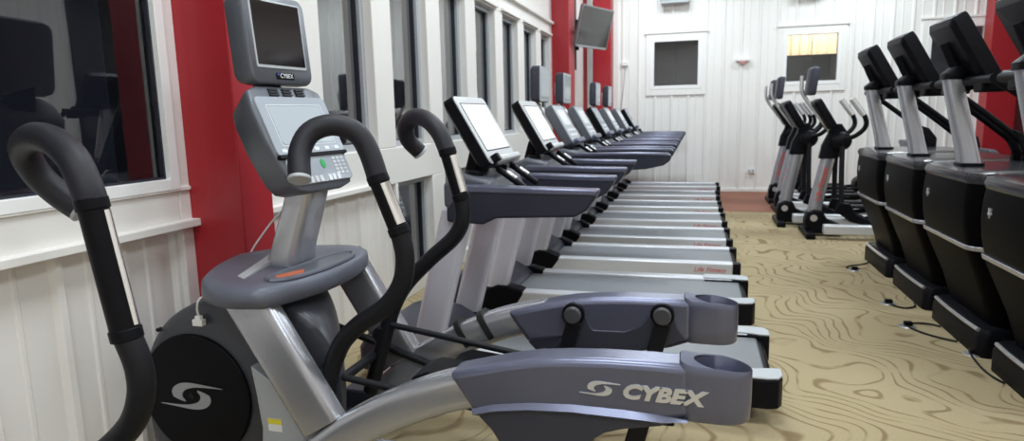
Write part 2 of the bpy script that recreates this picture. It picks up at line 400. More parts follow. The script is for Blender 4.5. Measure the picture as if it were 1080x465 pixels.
def arm_side(root, yo, sgn, dz, words):
    """Side arm: outer face at y=yo, body towards sgn (+1 = +y); dz lifts it slightly."""
    th = .125
    y_in = yo+sgn*th
    ya, yb = min(yo, y_in), max(yo, y_in)
    # silver tube from the front foot to the shell
    path = [(x, (ya+yb)/2, z+dz) for x, z in ((-1.48, .10), (-1.32, .235), (-1.19, .335), (-1.07, .41), (-.95, .472), (-.78, .542), (-.60, .585))]
    P = smooth_path(path, 5)
    rings = []
    for i, p in enumerate(P):
        t = (P[min(i+1, len(P)-1)]-P[max(i-1, 0)]).normalized(); nrm = Vector((-t.z, 0, t.x))
        hw = .050; hh = .068
        rings.append([(p.x+nrm.x*b*hh, p.y+a*hw, p.z+nrm.z*b*hh) for a, b in rrect(0, 0, 1, 1, .62, 5)])
    obj('arm_tube', loft(nb(), rings), 'silver', root, ang=60)
    # shell
    topc = [(-.775, .622), (-.68, .648), (-.58, .674), (-.48, .694), (-.38, .705), (-.26, .712), (-.12, .714), (-.004, .712)]
    base = [(-.004, .545), (-.09, .512), (-.20, .490), (-.26, .470), (-.30, .44), (-.325, .40), (-.34, .34), (-.35, .22), (-.37, .10), (-.57, .10), (-.585, .26), (-.59, .38), (-.63, .44), (-.685, .495), (-.64, .515), (-.50, .53), (-.30, .54), (-.10, .535)]
    bot = [(-.004, .55), (-.09, .525), (-.20, .522), (-.36, .526), (-.50, .518), (-.60, .502), (-.683, .487)]
    sh = obj('arm_shell', prism(nb(), topc+bot, 'y', ya, yb), 'slate', root, bevel=.024, seg=4)
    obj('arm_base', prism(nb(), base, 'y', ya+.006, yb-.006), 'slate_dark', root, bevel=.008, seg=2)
    # raised lower fin and crown strip on the outer face
    eps = .006
    cre = [(-.692, .510), (-.62, .533), (-.50, .551), (-.36, .560), (-.20, .559), (-.08, .553), (-.01, .547)]
    low = [(-.676, .484), (-.61, .499), (-.50, .515), (-.36, .522), (-.20, .519), (-.09, .519), (-.01, .541)]
    rings = []
    for (x0, z0), (x1, z1) in zip(cre, low):
        o = yo-sgn*.015
        h = max(0, z0-z1); q = min(.030, h*.5)/max(h, .001)
        rings.append([(x0, yo+sgn*.004, z0), (x0, yo-sgn*.001, z0), (x0+(x1-x0)*q, o, z0+(z1-z0)*q), (x1, yo+sgn*.008, z1), (x1, yo+sgn*.014, z1)])
    obj('lower_fin', loft(nb(), rings), 'slate', sh, ang=25)
    if sgn < 0:
        for sx, sz in ((-.985, .475), (-.875, .522)):
            t = math.radians(31); obj('strap', loft(nb(), [[(sx+c*math.cos(t)-b*.073*math.sin(t), (ya+yb)/2+a*.055, sz+dz-.002+c*math.sin(t)+b*.073*math.cos(t)) for a, b in rrect(0, 0, 1, 1, .62, 5)] for c in (-.014, .014)]), 'strap', root)
    # cup at the end
    cx, cy = .085, (ya+yb)/2
    N = 40
    def ell(rx, ry, z, tilt=0.0): return [(cx+rx*math.cos(2*PI*k/N), cy+ry*math.sin(2*PI*k/N), z+tilt*math.cos(2*PI*k/N)) for k in range(N)]
    def dsh(rx, ry, z, tilt=0.0):
        out = []
        for k in range(N):
            c, q = math.cos(2*PI*k/N), math.sin(2*PI*k/N); p = 1 if c > 0 else .35
            pp = 1 if c > 0 else .30
            out.append((cx+rx*1.42*math.copysign(abs(c)**p, c) if c < 0 else cx+rx*c, cy+ry*math.copysign(abs(q)**pp, q) if c < 0 else cy+ry*q, z+tilt*c))
        return out
    bm = nb()
    rings = [dsh(.078, .056, .538), dsh(.084, .062, .546), dsh(.087, .0645, .60), dsh(.087, .0650, .68, -.006), dsh(.087, .0640, .706, -.013), dsh(.0845, .0615, .711, -.013), ell(.0815, .059, .706, -.013), ell(.070, .050, .58)]
    obj('cup', loft(bm, rings), 'slate', root, ang=50)
    obj('cup_liner', loft(nb(), [ell(.0812, .0588, .703, -.013), ell(.071, .051, .585), ell(.02, .02, .583)], cap=False), 'slate_dark', root)
    # inner cheek plate with two bolt bosses
    cheek = [(-.58, .47), (-.50, .56), (-.535, .615), (-.52, .665), (-.48, .685), (-.44, .665), (-.42, .60), (-.40, .57), (-.27, .572), (-.205, .60), (-.165, .66), (-.12, .69), (-.08, .66), (-.06, .60), (-.03, .555), (-.12, .515), (-.25, .49), (-.31, .45), (-.35, .38), (-.55, .38)]
    i1, i2 = (y_in-.01, y_in+eps) if sgn > 0 else (y_in-eps, y_in+.01)
    obj('cheek_plate', prism(nb(), cheek, 'y', i1, i2), 'slate_dark', sh, bevel=.004)
    s = sgn
    for (bx, bz) in ((-.48, .637), (-.12, .655)):
        bm = nb(); cyl(bm, (bx, y_in, bz), (bx, y_in+s*.022, bz), .047, 28)
        bt = obj('pivot_bolt', bm, 'black', root, bevel=.004)
        obj('bolt_cap', cyl(nb(), (bx, y_in+s*.02, bz), (bx, y_in+s*.048, bz), .036, 24), 'boltgrey', bt, bevel=.006)
    yl = y_in+s*.045
    for (a, b) in (((-.48, .637), (-.56, .30)), ((-.12, .655), (-.20, .30))):
        obj('hanger_link', bar(nb(), (a[0]+.004, yl-s*.03, a[1]-.03), (b[0], yl-s*.03, b[1]), .022, .062), 'matteblack', root, bevel=.004)
    # foot plate carried by the links
    yp = y_in+s*.12; px, pz = (.0, .19) if sgn > 0 else (0, .10)
    bm = nb()
    prism(bm, [(px+x, pz+z) for x, z in ((-.98, .335), (-.92, .36), (-.30, .30), (-.06, .285), (-.05, .25), (-.30, .245), (-.92, .285), (-.98, .30))], 'y', yp-.085, yp+.085)
    fp = obj('foot_plate', bm, 'black', root, bevel=.008)
    bm = nb()
    for k in range(8): box(bm, px-.62+k*.06, px-.60+k*.06, yp-.07, yp+.07, pz+.322-.0975*(.06*k)-.004, pz+.334-.0975*(.06*k)-.004)
    obj('foot_plate_tread', bm, 'matteblack', fp)
    if words:
        face = yo-.001
        text('lettering', words, .060, (-.088, face-.002, .617), (PI/2, math.radians(1.0), 0), 'silver_print', sh, shear=.22, ext=.004, offset=.0030, xs=1.27)
        obj('swirl_emblem', swirl(nb(), -.272, .622, .105, face-.005, face+.004), 'silver_print', sh)

def handle(root, upper, lower, sgn, sl=.0355, gr=.0365, strip=.021, sv_dir=(.90, -.42, 0)):
    """Swing handle: foam grip + sleeve with silver strip (upper), foam-covered lower bend and steel lever (lower)."""
    a, b = Vector(upper[0]), Vector(upper[1])
    obj('grip', tube(nb(), upper[1:], gr, 20), 'foam', root)
    e = Vector(upper[-1]); d = (e-Vector(upper[-2])).normalized()
    obj('grip_end_cap', cyl(nb(), e-d*.001, e+d*.012, gr*1.02, 22), 'lgrey', root, bevel=.003)
    sv = obj('sleeve', tube(nb(), [a, b], sl-.002, 18, smooth=False), 'black', root)
    ax = (b-a).normalized()
    for p, w in ((a, .03), (b, .03)):
        obj('sleeve_collar', cyl(nb(), p-ax*w/2, p+ax*w/2, sl+.002, 22), 'black', sv, bevel=.003)
    bm = nb(); side = Vector(sv_dir); side = (side-ax*side.dot(ax)).normalized()
    obj('contact_strip', tube(bm, [a+ax*.02+side*(sl+.004-strip), b-ax*.02+side*(sl+.004-strip)], strip, 14, smooth=False), 'chrome', sv)
    obj('lever', tube(nb(), lower, .0335, 20), 'matteblack', root)

DY = 0
def arc_trainer(full, dy, dx, label):
    root = thing('cross_trainer', label, 'cross trainer', (-.75, 2.28, 0), 'arc cross trainers with curved handles')
    arm_side(root, 1.90, 1, 0, 'CYBEX')
    arm_side(root, 2.725, -1, .02, None)
    # inclined struts from the tray to the arms
    for yc in (1.965, 2.66):
        bm = nb()
        P = [Vector((-1.575, yc, .83)), Vector((-1.285, yc, .355))]
        t = (P[1]-P[0]).normalized(); nr = Vector((-t.z, 0, t.x))
        rings = [[(p.x+nr.x*b*.085, p.y+a*.042, p.z+nr.z*b*.085) for a, b in rrect(0, 0, 1, 1, .4, 3)] for p in P]
        obj('strut', loft(bm, rings), 'silver', root, bevel=.004)
    # floor frame
    bm = nb(); box(bm, -1.75, -.1, 2.24, 2.32, .05, .13); obj('floor_beam', bm, 'silver', root, bevel=.01)
    for x in (-1.6, -.46):
        obj('stabilizer', box(nb(), x-.06, x+.06, 1.95, 2.64, .015, .10), 'slate_dark', root, bevel=.012)
    for y in (1.965, 2.66): obj('front_foot', box(nb(), -1.60, -1.36, y-.05, y+.05, .0, .19), 'slate_dark', root, bevel=.012)
    # drive housing: rounded drum, lofted across its width
    prof = [(-2.16, .10), (-2.18, .30), (-2.165, .46), (-2.12, .58), (-2.04, .675), (-1.92, .745), (-1.78, .79), (-1.62, .805), (-1.48, .785), (-1.37, .735), (-1.29, .65), (-1.25, .54), (-1.245, .40), (-1.28, .22), (-1.34, .08)]
    prof = [(p.x, p.z) for p in smooth_path([(x, 0, z) for x, z in prof], 4)]
    cx, cz = -1.72, .40
    rings = []
    for y, k in ((2.045, .90), (2.05, .965), (2.075, .995), (2.12, 1.0), (2.20, 1.0), (2.30, 1.0), (2.42, 1.0), (2.455, .99), (2.478, .95), (2.48, .90)):
        kx = k*(1-.55*max(0, y-2.06)/.42)
        rings.append([(cx+(x-cx)*(kx if x > cx else k), y, cz+(z-cz)*k) for x, z in prof])
    hs = obj('drive_housing', loft(nb(), rings), 'housing', root, ang=60)
    dc = obj('housing_disc', cyl(nb(), (-1.91, 2.03, .375), (-1.91, 2.06, .375), .255, 56), 'black', root, bevel=.006)
    obj('swirl_emblem', swirl(nb(), -1.925, .375, .255, 2.0265, 2.034), 'logo_grey', dc)
    obj('disc_hub', cyl(nb(), (-1.925, 2.026, .375), (-1.925, 2.032, .375), .012, 20), 'matteblack', dc)
    pl = [(-1.60, .545), (-1.585, .44), (-1.57, .30), (-1.585, .16), (-1.60, .06), (-1.30, .06), (-1.28, .34)]
    fp = obj('frame_plate', prism(nb(), pl, 'y', 1.985, 2.03), 'lgrey', root, bevel=.004)
    lb = obj('warning_label', box(nb(), -1.540, -1.482, 1.982, 1.986, .295, .345), 'white_plastic', fp)
    bm = nb(); box(bm, -1.540, -1.482, 1.9805, 1.9825, .325, .345); obj('warning_stripe', bm, 'yellow_print', fp)
    for (x, z) in ((-2.07, .635), (-1.66, .665)): obj('housing_screw', cyl(nb(), (x, 2.040, z), (x, 2.06, z), .008, 10), 'matteblack', hs)
    # pivot shaft and push rods
    obj('pivot_shaft', cyl(nb(), (-1.36, 1.995, .42), (-1.36, 2.57, .42), .020), 'matteblack', root)
    for y in (2.03, 2.52):
        obj('pivot_knuckle', cyl(nb(), (-1.325, y-.03, .515), (-1.325, y+.03, .515), .036, 22), 'matteblack', root, bevel=.006)
    obj('push_rod', tube(nb(), [(-1.32, 2.06, .512), (-.60, 2.14, .375)], .0135, 12, smooth=False), 'matteblack', root)
    obj('push_rod', tube(nb(), [(-1.27, 2.50, .565), (-.54, 2.50, .455)], .0135, 12, smooth=False), 'matteblack', root)
    obj('push_rod', tube(nb(), [(-1.65, 2.60, .52), (-1.0, 2.60, .31)], .017, 12, smooth=False), 'matteblack', root)
    if full:
        # tray / shroud under the mast
        def ring(z, k, dz=0):
            base = [(-1.46, 1.885), (-1.405, 1.99), (-1.365, 2.14), (-1.355, 2.28), (-1.365, 2.42), (-1.405, 2.57), (-1.47, 2.675), (-1.60, 2.70), (-1.74, 2.63), (-1.83, 2.48), (-1.855, 2.28), (-1.835, 2.10), (-1.755, 1.945), (-1.60, 1.865)]
            base = [(p.x, p.y) for p in smooth_path([(x, y, 0) for x, y in base+base[:1]], 3)][:-1]
            zt = lambda x, y: z+(.030 if dz else 0)*max(0, 1-abs(y-2.28)/.42)*min(1, max(0, (-1.48-x)/.14))
            return [(-1.62+(x+1.62)*k, 2.28+(y-2.28)*k, zt(x, y)) for x, y in base]
        tr = obj('tray', loft(nb(), [ring(.795, .93), ring(.805, .985), ring(.835, 1.0), ring(.862, .985, 1), ring(.876, .93, 1), ring(.880, .80, 1), ring(.882, .6, 1)]), 'tray', root, ang=60, bevel=0)
        # sunken recess lip toward the user and the light decal strip
        rc = [(-1.478, 1.975), (-1.425, 2.02), (-1.39, 2.15), (-1.382, 2.28), (-1.395, 2.42), (-1.44, 2.49), (-1.495, 2.42), (-1.505, 2.28), (-1.515, 2.10), (-1.515, 2.01)]
        P = smooth_path([(x, y, .882) for x, y in rc]+[(rc[0][0], rc[0][1], .882)], 4)
        obj('tray_lip', tube(nb(), P, .010, 8, smooth=False), 'tray', tr)
        obj('tray_recess', prism(nb(), rc, 'z', .86, .8845), 'grey', tr)
        obj('tray_print', prism(nb(), [(-1.465, 2.00), (-1.42, 2.10), (-1.455, 2.16), (-1.50, 2.04)], 'z', .884, .8865), 'orange_print', tr)
        obj('tray_decal', loft(nb(), [[(-1.645, 2.015, .882+d), (-1.595, 1.985, .880+d), (-1.635, 2.235, .905+d), (-1.690, 2.265, .907+d)] for d in (-.012, .0025)]), 'lgrey', tr)
        # mast
        rings = []
        for p, hx, hy in (((-1.60, 2.28, .86), .075, .095), ((-1.575, 2.28, .95), .066, .088), ((-1.52, 2.28, 1.10), .062, .084), ((-1.48, 2.28, 1.22), .06, .08), ((-1.52, 2.28, 1.40), .05, .07)):
            rings.append([(p[0]+a*hx, p[1]+b*hy, p[2]) for a, b in rrect(0, 0, 1, 1, .5, 4)])
        obj('mast', loft(nb(), rings), 'silver', root, ang=60)
        # console: deep pod, tilted back. axes: u = width (y), v = up the face, n = out of the face
        tilt = math.radians(24); yaw = math.radians(-6)
        Rm = Matrix.Rotation(yaw, 3, 'Z')
        v = Rm @ Vector((-math.sin(tilt), 0, math.cos(tilt))); nn = Rm @ Vector((math.cos(tilt), 0, math.sin(tilt))); u = Rm @ Vector((0, 1, 0))
        O = Vector((-1.478, 2.275, 1.372))
        L = lambda a, b, c: tuple(O+u*a+v*b+nn*c)
        out = [(-.10, -.205), (.10, -.205), (.165, -.19), (.195, -.15), (.20, -.08), (.215, .02), (.215, .16), (.20, .215), (.15, .234), (-.15, .234), (-.20, .215), (-.215, .15), (-.215, .02), (-.20, -.08), (-.185, -.15), (-.155, -.19)]
        rings = [[L(a*k, b*k+off, c) for a, b in out] for k, c, off in ((.72, -.16, .0), (.84, -.14, .0), (.96, -.05, 0), (1.0, -.02, 0), (1.0, -.006, 0), (.975, 0, 0))]
        cn = obj('console', loft(nb(), rings), 'grey', root, ang=50)
        def plate(nm, a0, a1, b0, b1, c0, c1, m, r=.012, par=None, bev=.002):
            return obj(nm, loft(nb(), [[L(a, b, c) for a, b in rrect((a0+a1)/2, (b0+b1)/2, (a1-a0)/2, (b1-b0)/2, r, 3)] for c in (c0, c1)]), m, par or cn, bevel=bev)
        plate('display_panel', -.20, .20, -.055, .185, -.004, .010, 'face', .02)
        plate('display_screen', -.150, .150, -.012, .145, .009, .0115, 'lcd', .012)
        bm = nb(); w = .0022
        for (a0, a1, b0, b1) in ((-.156, .156, .149, .149+w), (-.156, .156, -.018, -.018+w), (-.158, -.156, -.018, .149), (.156, .158, -.018, .149)):
            loft(bm, [[L(a, b, c) for a, b in ((a0, b0), (a1, b0), (a1, b1), (a0, b1))] for c in (.0095, .0112)])
        obj('display_outline', bm, 'white_print', cn)
        bm = nb()
        for k in range(6): loft(bm, [[L(a, b, c) for a, b in rrect(-.16+k*.062, -.036, .014, .007, .005, 2)] for c in (.009, .0115)])
        obj('button_print', bm, 'silver_light', cn)
        plate('keypad', -.175, .185, -.175, -.065, -.004, .008, 'face', .02)
        obj('ledge_shadow_gap', loft(nb(), [[L(a, b, c) for a, b in rrect(0, -.060, .20, .007, .004, 2)] for c in (-.004, .016)]), 'black', cn)
        bm = nb()
        for r_ in range(5):
            for q in range(3): loft(bm, [[L(a, b, c) for a, b in rrect(.10+q*.027, -.082-r_*.016, .010, .0055, .003, 2)] for c in (.007, .010)])
        obj('number_key_print', bm, 'silver_light', cn)
        obj('start_button', loft(nb(), [[L(.025+.013*math.cos(2*PI*k/18), -.100+.019*math.sin(2*PI*k/18), c) for k in range(18)] for c in (.007, .011)]), 'green_print', cn)
        for a in (-.075, -.045, -.018, .035, .062, .09): obj('arrow_key', loft(nb(), [[L(x, y, c) for x, y in rrect(a, -.160, .010, .013, .004, 2)] for c in (.007, .011)]), 'silver_light', cn)
        bm = nb()
        for a in (-.075, 0, .075):
            for r_ in range(3): loft(bm, [[L(x, y, c) for x, y in rrect(a, .224-r_*.011-.006, .026, .0035, .002, 2)] for c in (-.012, .0125-.006)])
        obj('vent_slot', bm, 'matteblack', cn)
        # television on top
        O = Vector((-1.60, 2.285, 1.762)); tilt = math.radians(5)
        v = Rm @ Vector((-math.sin(tilt), 0, math.cos(tilt))); nn = Rm @ Vector((math.cos(tilt), 0, math.sin(tilt)))
        def L2(a, b, c): return tuple(O+u*a+v*b+nn*c)
        rings = [[L2(a*k, b*k, c) for a, b in rrect(0, 0, .172, .172, .04, 5)] for k, c in ((.70, -.085), (.93, -.07), (1.0, -.03), (1.0, .012), (.98, .022), (.97, .024))]
        tv = obj('television', loft(nb(), rings), 'grey', root, ang=50)
        def plate2(nm, a0, a1, b0, b1, c0, c1, m, r): return obj(nm, loft(nb(), [[L2(a, b, c) for a, b in rrect((a0+a1)/2, (b0+b1)/2, (a1-a0)/2, (b1-b0)/2, r, 3)] for c in (c0, c1)]), m, tv, bevel=.002)
        plate2('screen_bezel', -.140, .140, -.112, .146, .01, .027, 'lgrey', .008)
        plate2('screen', -.133, .133, -.100, .140, .02, .0285, 'darkscreen', .004)
        plate2('badge', -.045, .058, -.152, -.126, .02, .027, 'black', .006)
        mm = Matrix((( u.x, v.x, nn.x), (u.y, v.y, nn.y), (u.z, v.z, nn.z))).to_euler()
        text('lettering', 'CYBEX', .024, L2(.012, -.139, .0275), mm, 'white_print', tv, ext=.0005)
        obj('badge_mark', loft(nb(), [[L2(a, b, c) for a, b in rrect(-.034, -.133, .004, .004, .0015, 2)] for c in (.026, .0278)]), M['blue'], tv)
        obj('television_neck', bar(nb(), (-1.63, 2.275, 1.50), (-1.65, 2.275, 1.70), .12, .05), 'black', root, bevel=.01)
    return root
M['blue'] = mat('blue_mark', (.05, .08, .5), .4)

A = arc_trainer(True, 0, 0, 'grey and silver cross trainer with console and television, in front of the red column')
A1 = [(-.968, 2.0, 1.077), (-1.036, 2.0, 1.252), (-1.065, 2.0, 1.344), (-1.102, 1.99, 1.408), (-1.167, 1.96, 1.436), (-1.23, 1.92, 1.415), (-1.251, 1.88, 1.352), (-1.232, 1.84, 1.272)]
A1l = [(-.968, 2.0, 1.077), (-.951, 2.0, .989), (-.967, 2.0, .895), (-1.029, 2.0, .811), (-1.140, 2.01, .735), (-1.222, 2.02, .658), (-1.272, 2.03, .571), (-1.306, 2.03, .483), (-1.345, 2.03, .40)]
A2 = [(-.949, 2.56, 1.122), (-1.001, 2.56, 1.312), (-1.04, 2.57, 1.392), (-1.105, 2.6, 1.445), (-1.174, 2.63, 1.457), (-1.235, 2.67, 1.422), (-1.247, 2.71, 1.360), (-1.213, 2.75, 1.305)]
A2l = [(-.949, 2.56, 1.122), (-.944, 2.56, 1.033), (-.985, 2.56, .951), (-1.089, 2.55, .859), (-1.201, 2.54, .747), (-1.265, 2.53, .644), (-1.314, 2.52, .50), (-1.382, 2.52, .295), (-1.40, 2.52, .24)]
handle(A, A1, A1l, -1); handle(A, A2, A2l, 1)

# second machine, nearest the camera: only its far handle rises into the picture
Bm = thing('cross_trainer', 'cross trainer nearest the camera, only its big black curved handle in view at the left', 'cross trainer', (-1.45, .95, 0), 'arc cross trainers with curved handles')
BU = [(-1.366, 1.25, .934), (-1.424, 1.25, 1.261), (-1.437, 1.25, 1.308), (-1.478, 1.26, 1.372), (-1.571, 1.29, 1.416), (-1.685, 1.33, 1.424), (-1.773, 1.37, 1.388), (-1.792, 1.41, 1.323), (-1.76, 1.44, 1.262), (-1.708, 1.46, 1.215)]
BL = [(-1.366, 1.25, .934), (-1.338, 1.25, .855), (-1.340, 1.25, .779), (-1.378, 1.25, .698), (-1.457, 1.25, .623), (-1.555, 1.24, .55), (-1.60, 1.23, .45), (-1.62, 1.23, .30)]
handle(Bm, BU, BL, 1, .037, .0375, .011, (.93, .25, 0))
bm = nb(); prof = [(-2.16, .06), (-2.17, .30), (-2.06, .44), (-1.85, .50), (-1.62, .48), (-1.45, .38), (-1.40, .22), (-1.42, .06)]
obj('drive_housing', prism(bm, prof, 'y', .80, 1.10), 'grey', Bm, bevel=.03, seg=3)
obj('floor_beam', box(nb(), -2.0, -.3, .91, .99, .03, .12), 'silver', Bm, bevel=.01)
obj('stabilizer', box(nb(), -2.0, -1.88, .62, 1.28, 0, .09), 'slate_dark', Bm, bevel=.012)
obj('stabilizer', box(nb(), -.42, -.30, .62, 1.28, 0, .09), 'slate_dark', Bm, bevel=.012)
obj('pivot_shaft', cyl(nb(), (-1.62, .66, .30), (-1.62, 1.26, .30), .022), 'matteblack', Bm)
obj('foot_plate', box(nb(), -1.25, -.75, 1.04, 1.20, .20, .235), 'black', Bm, bevel=.01)
obj('push_rod', tube(nb(), [(-1.61, 1.21, .36), (-1.2, 1.16, .225)], .014, 12, smooth=False), 'matteblack', Bm)

# charging cable with a white plug hanging on the housing
top('charging_cable', tube(nb(), [(-1.845, 2.022, .712), (-1.84, 2.012, .75), (-1.825, 2.02, .788), (-1.84, 2.15, .797), (-1.878, 2.32, .81), (-1.895, 2.40, .86), (-1.87, 2.42, .915), (-1.757, 2.42, 1.038), (-1.617, 2.40, 1.143), (-1.56, 2.35, 1.185)], .0042, 8), 'white_plastic', 'thin white charging cable running from the console mast over the grey tray', 'cable')
bm = nb(); box(bm, -1.868, -1.822, 2.008, 2.032, .676, .702); box(bm, -1.858, -1.832, 2.012, 2.030, .700, .716)
top('charging_plug', bm, 'white_plastic', 'small white plug of the charging cable on the black drum housing', 'plug', bevel=.003)

# ================================================================== TREADMILLS
def treadmill_base(root, yn, x1=.36, w=.74, zt=.20, wide=False):
    yf = yn+w; L = -1.27
    for s, y in ((1, yn), (-1, yf)):
        ya, yb = sorted((y, y+s*.10))
        rl = obj('side_rail', box(nb(), L, x1-.05, ya, yb, zt-.12, zt), 'silver_light', root, bevel=.012)
        obj('rail_skirt', box(nb(), L, x1-.05, ya+.008, yb-.004, zt-.155, zt-.12), 'silver', rl, bevel=.004)
        bm = nb()
        e = [(x1-.055, ya-.004), (x1-.01, ya-.004), (x1+.012, ya+.02), (x1+.012, yb-.02), (x1-.01, yb+.004), (x1-.055, yb+.004)]
        if wide:
            bm.free(); bm = nb()
            yo_, yi_ = (ya-.012, yb+.02) if s > 0 else (yb+.012, ya-.02)
            ring = [(x1-.30, yo_+s*.012), (x1-.20, yo_), (x1-.05, yo_), (x1, yo_+s*.012), (x1+.02, yo_+s*.05), (x1+.02, yi_), (x1-.02, yi_), (x1-.10, yi_-s*.02), (x1-.30, yi_-s*.02)]
            ec = obj('rail_end_cap', prism(bm, ring, 'z', zt-.15, zt-.006), 'black', root, bevel=.008)
            obj('cap_top', prism(nb(), ring, 'z', zt-.006, zt+.006), 'lgrey', ec, bevel=.005)
        else:
            obj('rail_end_cap', prism(bm, e, 'z', zt-.165, zt-.002), 'black', root, bevel=.008)
    obj('belt', box(nb(), L-.05, x1-.045, yn+.101, yf-.101, zt-.055, zt-.022), 'belt', root, bevel=.014, seg=3)
    obj('rear_roller', cyl(nb(), (x1-.045, yn+.11, zt-.065), (x1-.045, yf-.11, zt-.065), .036), 'black', root)
    obj('deck_frame', box(nb(), L-.1, x1-.12, yn+.12, yf-.12, .05, zt-.06), 'black', root)
    for y in (yn+.06, yf-.06):
        for x in (x1-.15, -1.5): obj('levelling_foot', cyl(nb(), (x, y, 0), (x, y, .06), .03, 14), 'black', root)
    hood = [(-1.80, .06), (-1.80, .20), (-1.74, .29), (-1.60, .325), (-1.40, .30), (-1.26, .225), (-1.24, .17), (-1.24, .06)]
    obj('motor_cover', prism(nb(), hood, 'y', yn+.06, yf-.06), 'slate_dark', root, bevel=.03, seg=3)
    for s, y in ((1, yn), (-1, yf)):
        ya, yb = sorted((y-s*.005, y+s*.105))
        obj('rail_front_cap', prism(nb(), [(-1.50, .03), (-1.50, .20), (-1.36, .26), (-1.27, .255), (-1.17, zt+.01), (-1.17, zt-.02), (-1.27, .04)], 'y', ya, yb), 'black', root, bevel=.012)
        yy = y+s*.055
        up = nb()
        rings = [[(cx+a*.082, yy+b*.042, z) for a, b in rrect(0, 0, 1, 1, .45, 3)] for cx, z in ((-1.375, .24), (-1.19, .93), (-1.175, .985))]
        obj('upright', loft(up, rings), 'upright', root)

def slab(root, name, O, tilt, hw, hh, th, m, edge):
    """Tilted panel facing +x and up; returns (object, local->world function)."""
    v = Vector((-math.sin(tilt), 0, math.cos(tilt))); nn = Vector((math.cos(tilt), 0, math.sin(tilt))); u = Vector((0, 1, 0)); O = Vector(O)
    L = lambda a, b, c: tuple(O+u*a+v*b+nn*c)
    o = obj(name, loft(nb(), [[L(a*k, b*k, c) for a, b in rrect(0, 0, hw, hh, .03, 4)] for k, c in ((.86, -th), (1.0, -th*.75), (1.0, 0))]), edge, root, bevel=.004)
    return o, L
def plate(L, name, par, a0, a1, b0, b1, c0, c1, m, r=.01):
    return obj(name, loft(nb(), [[L(a, b, c) for a, b in rrect((a0+a1)/2, (b0+b1)/2, (a1-a0)/2, (b1-b0)/2, r, 3)] for c in (c0, c1)]), m, par, bevel=.002)

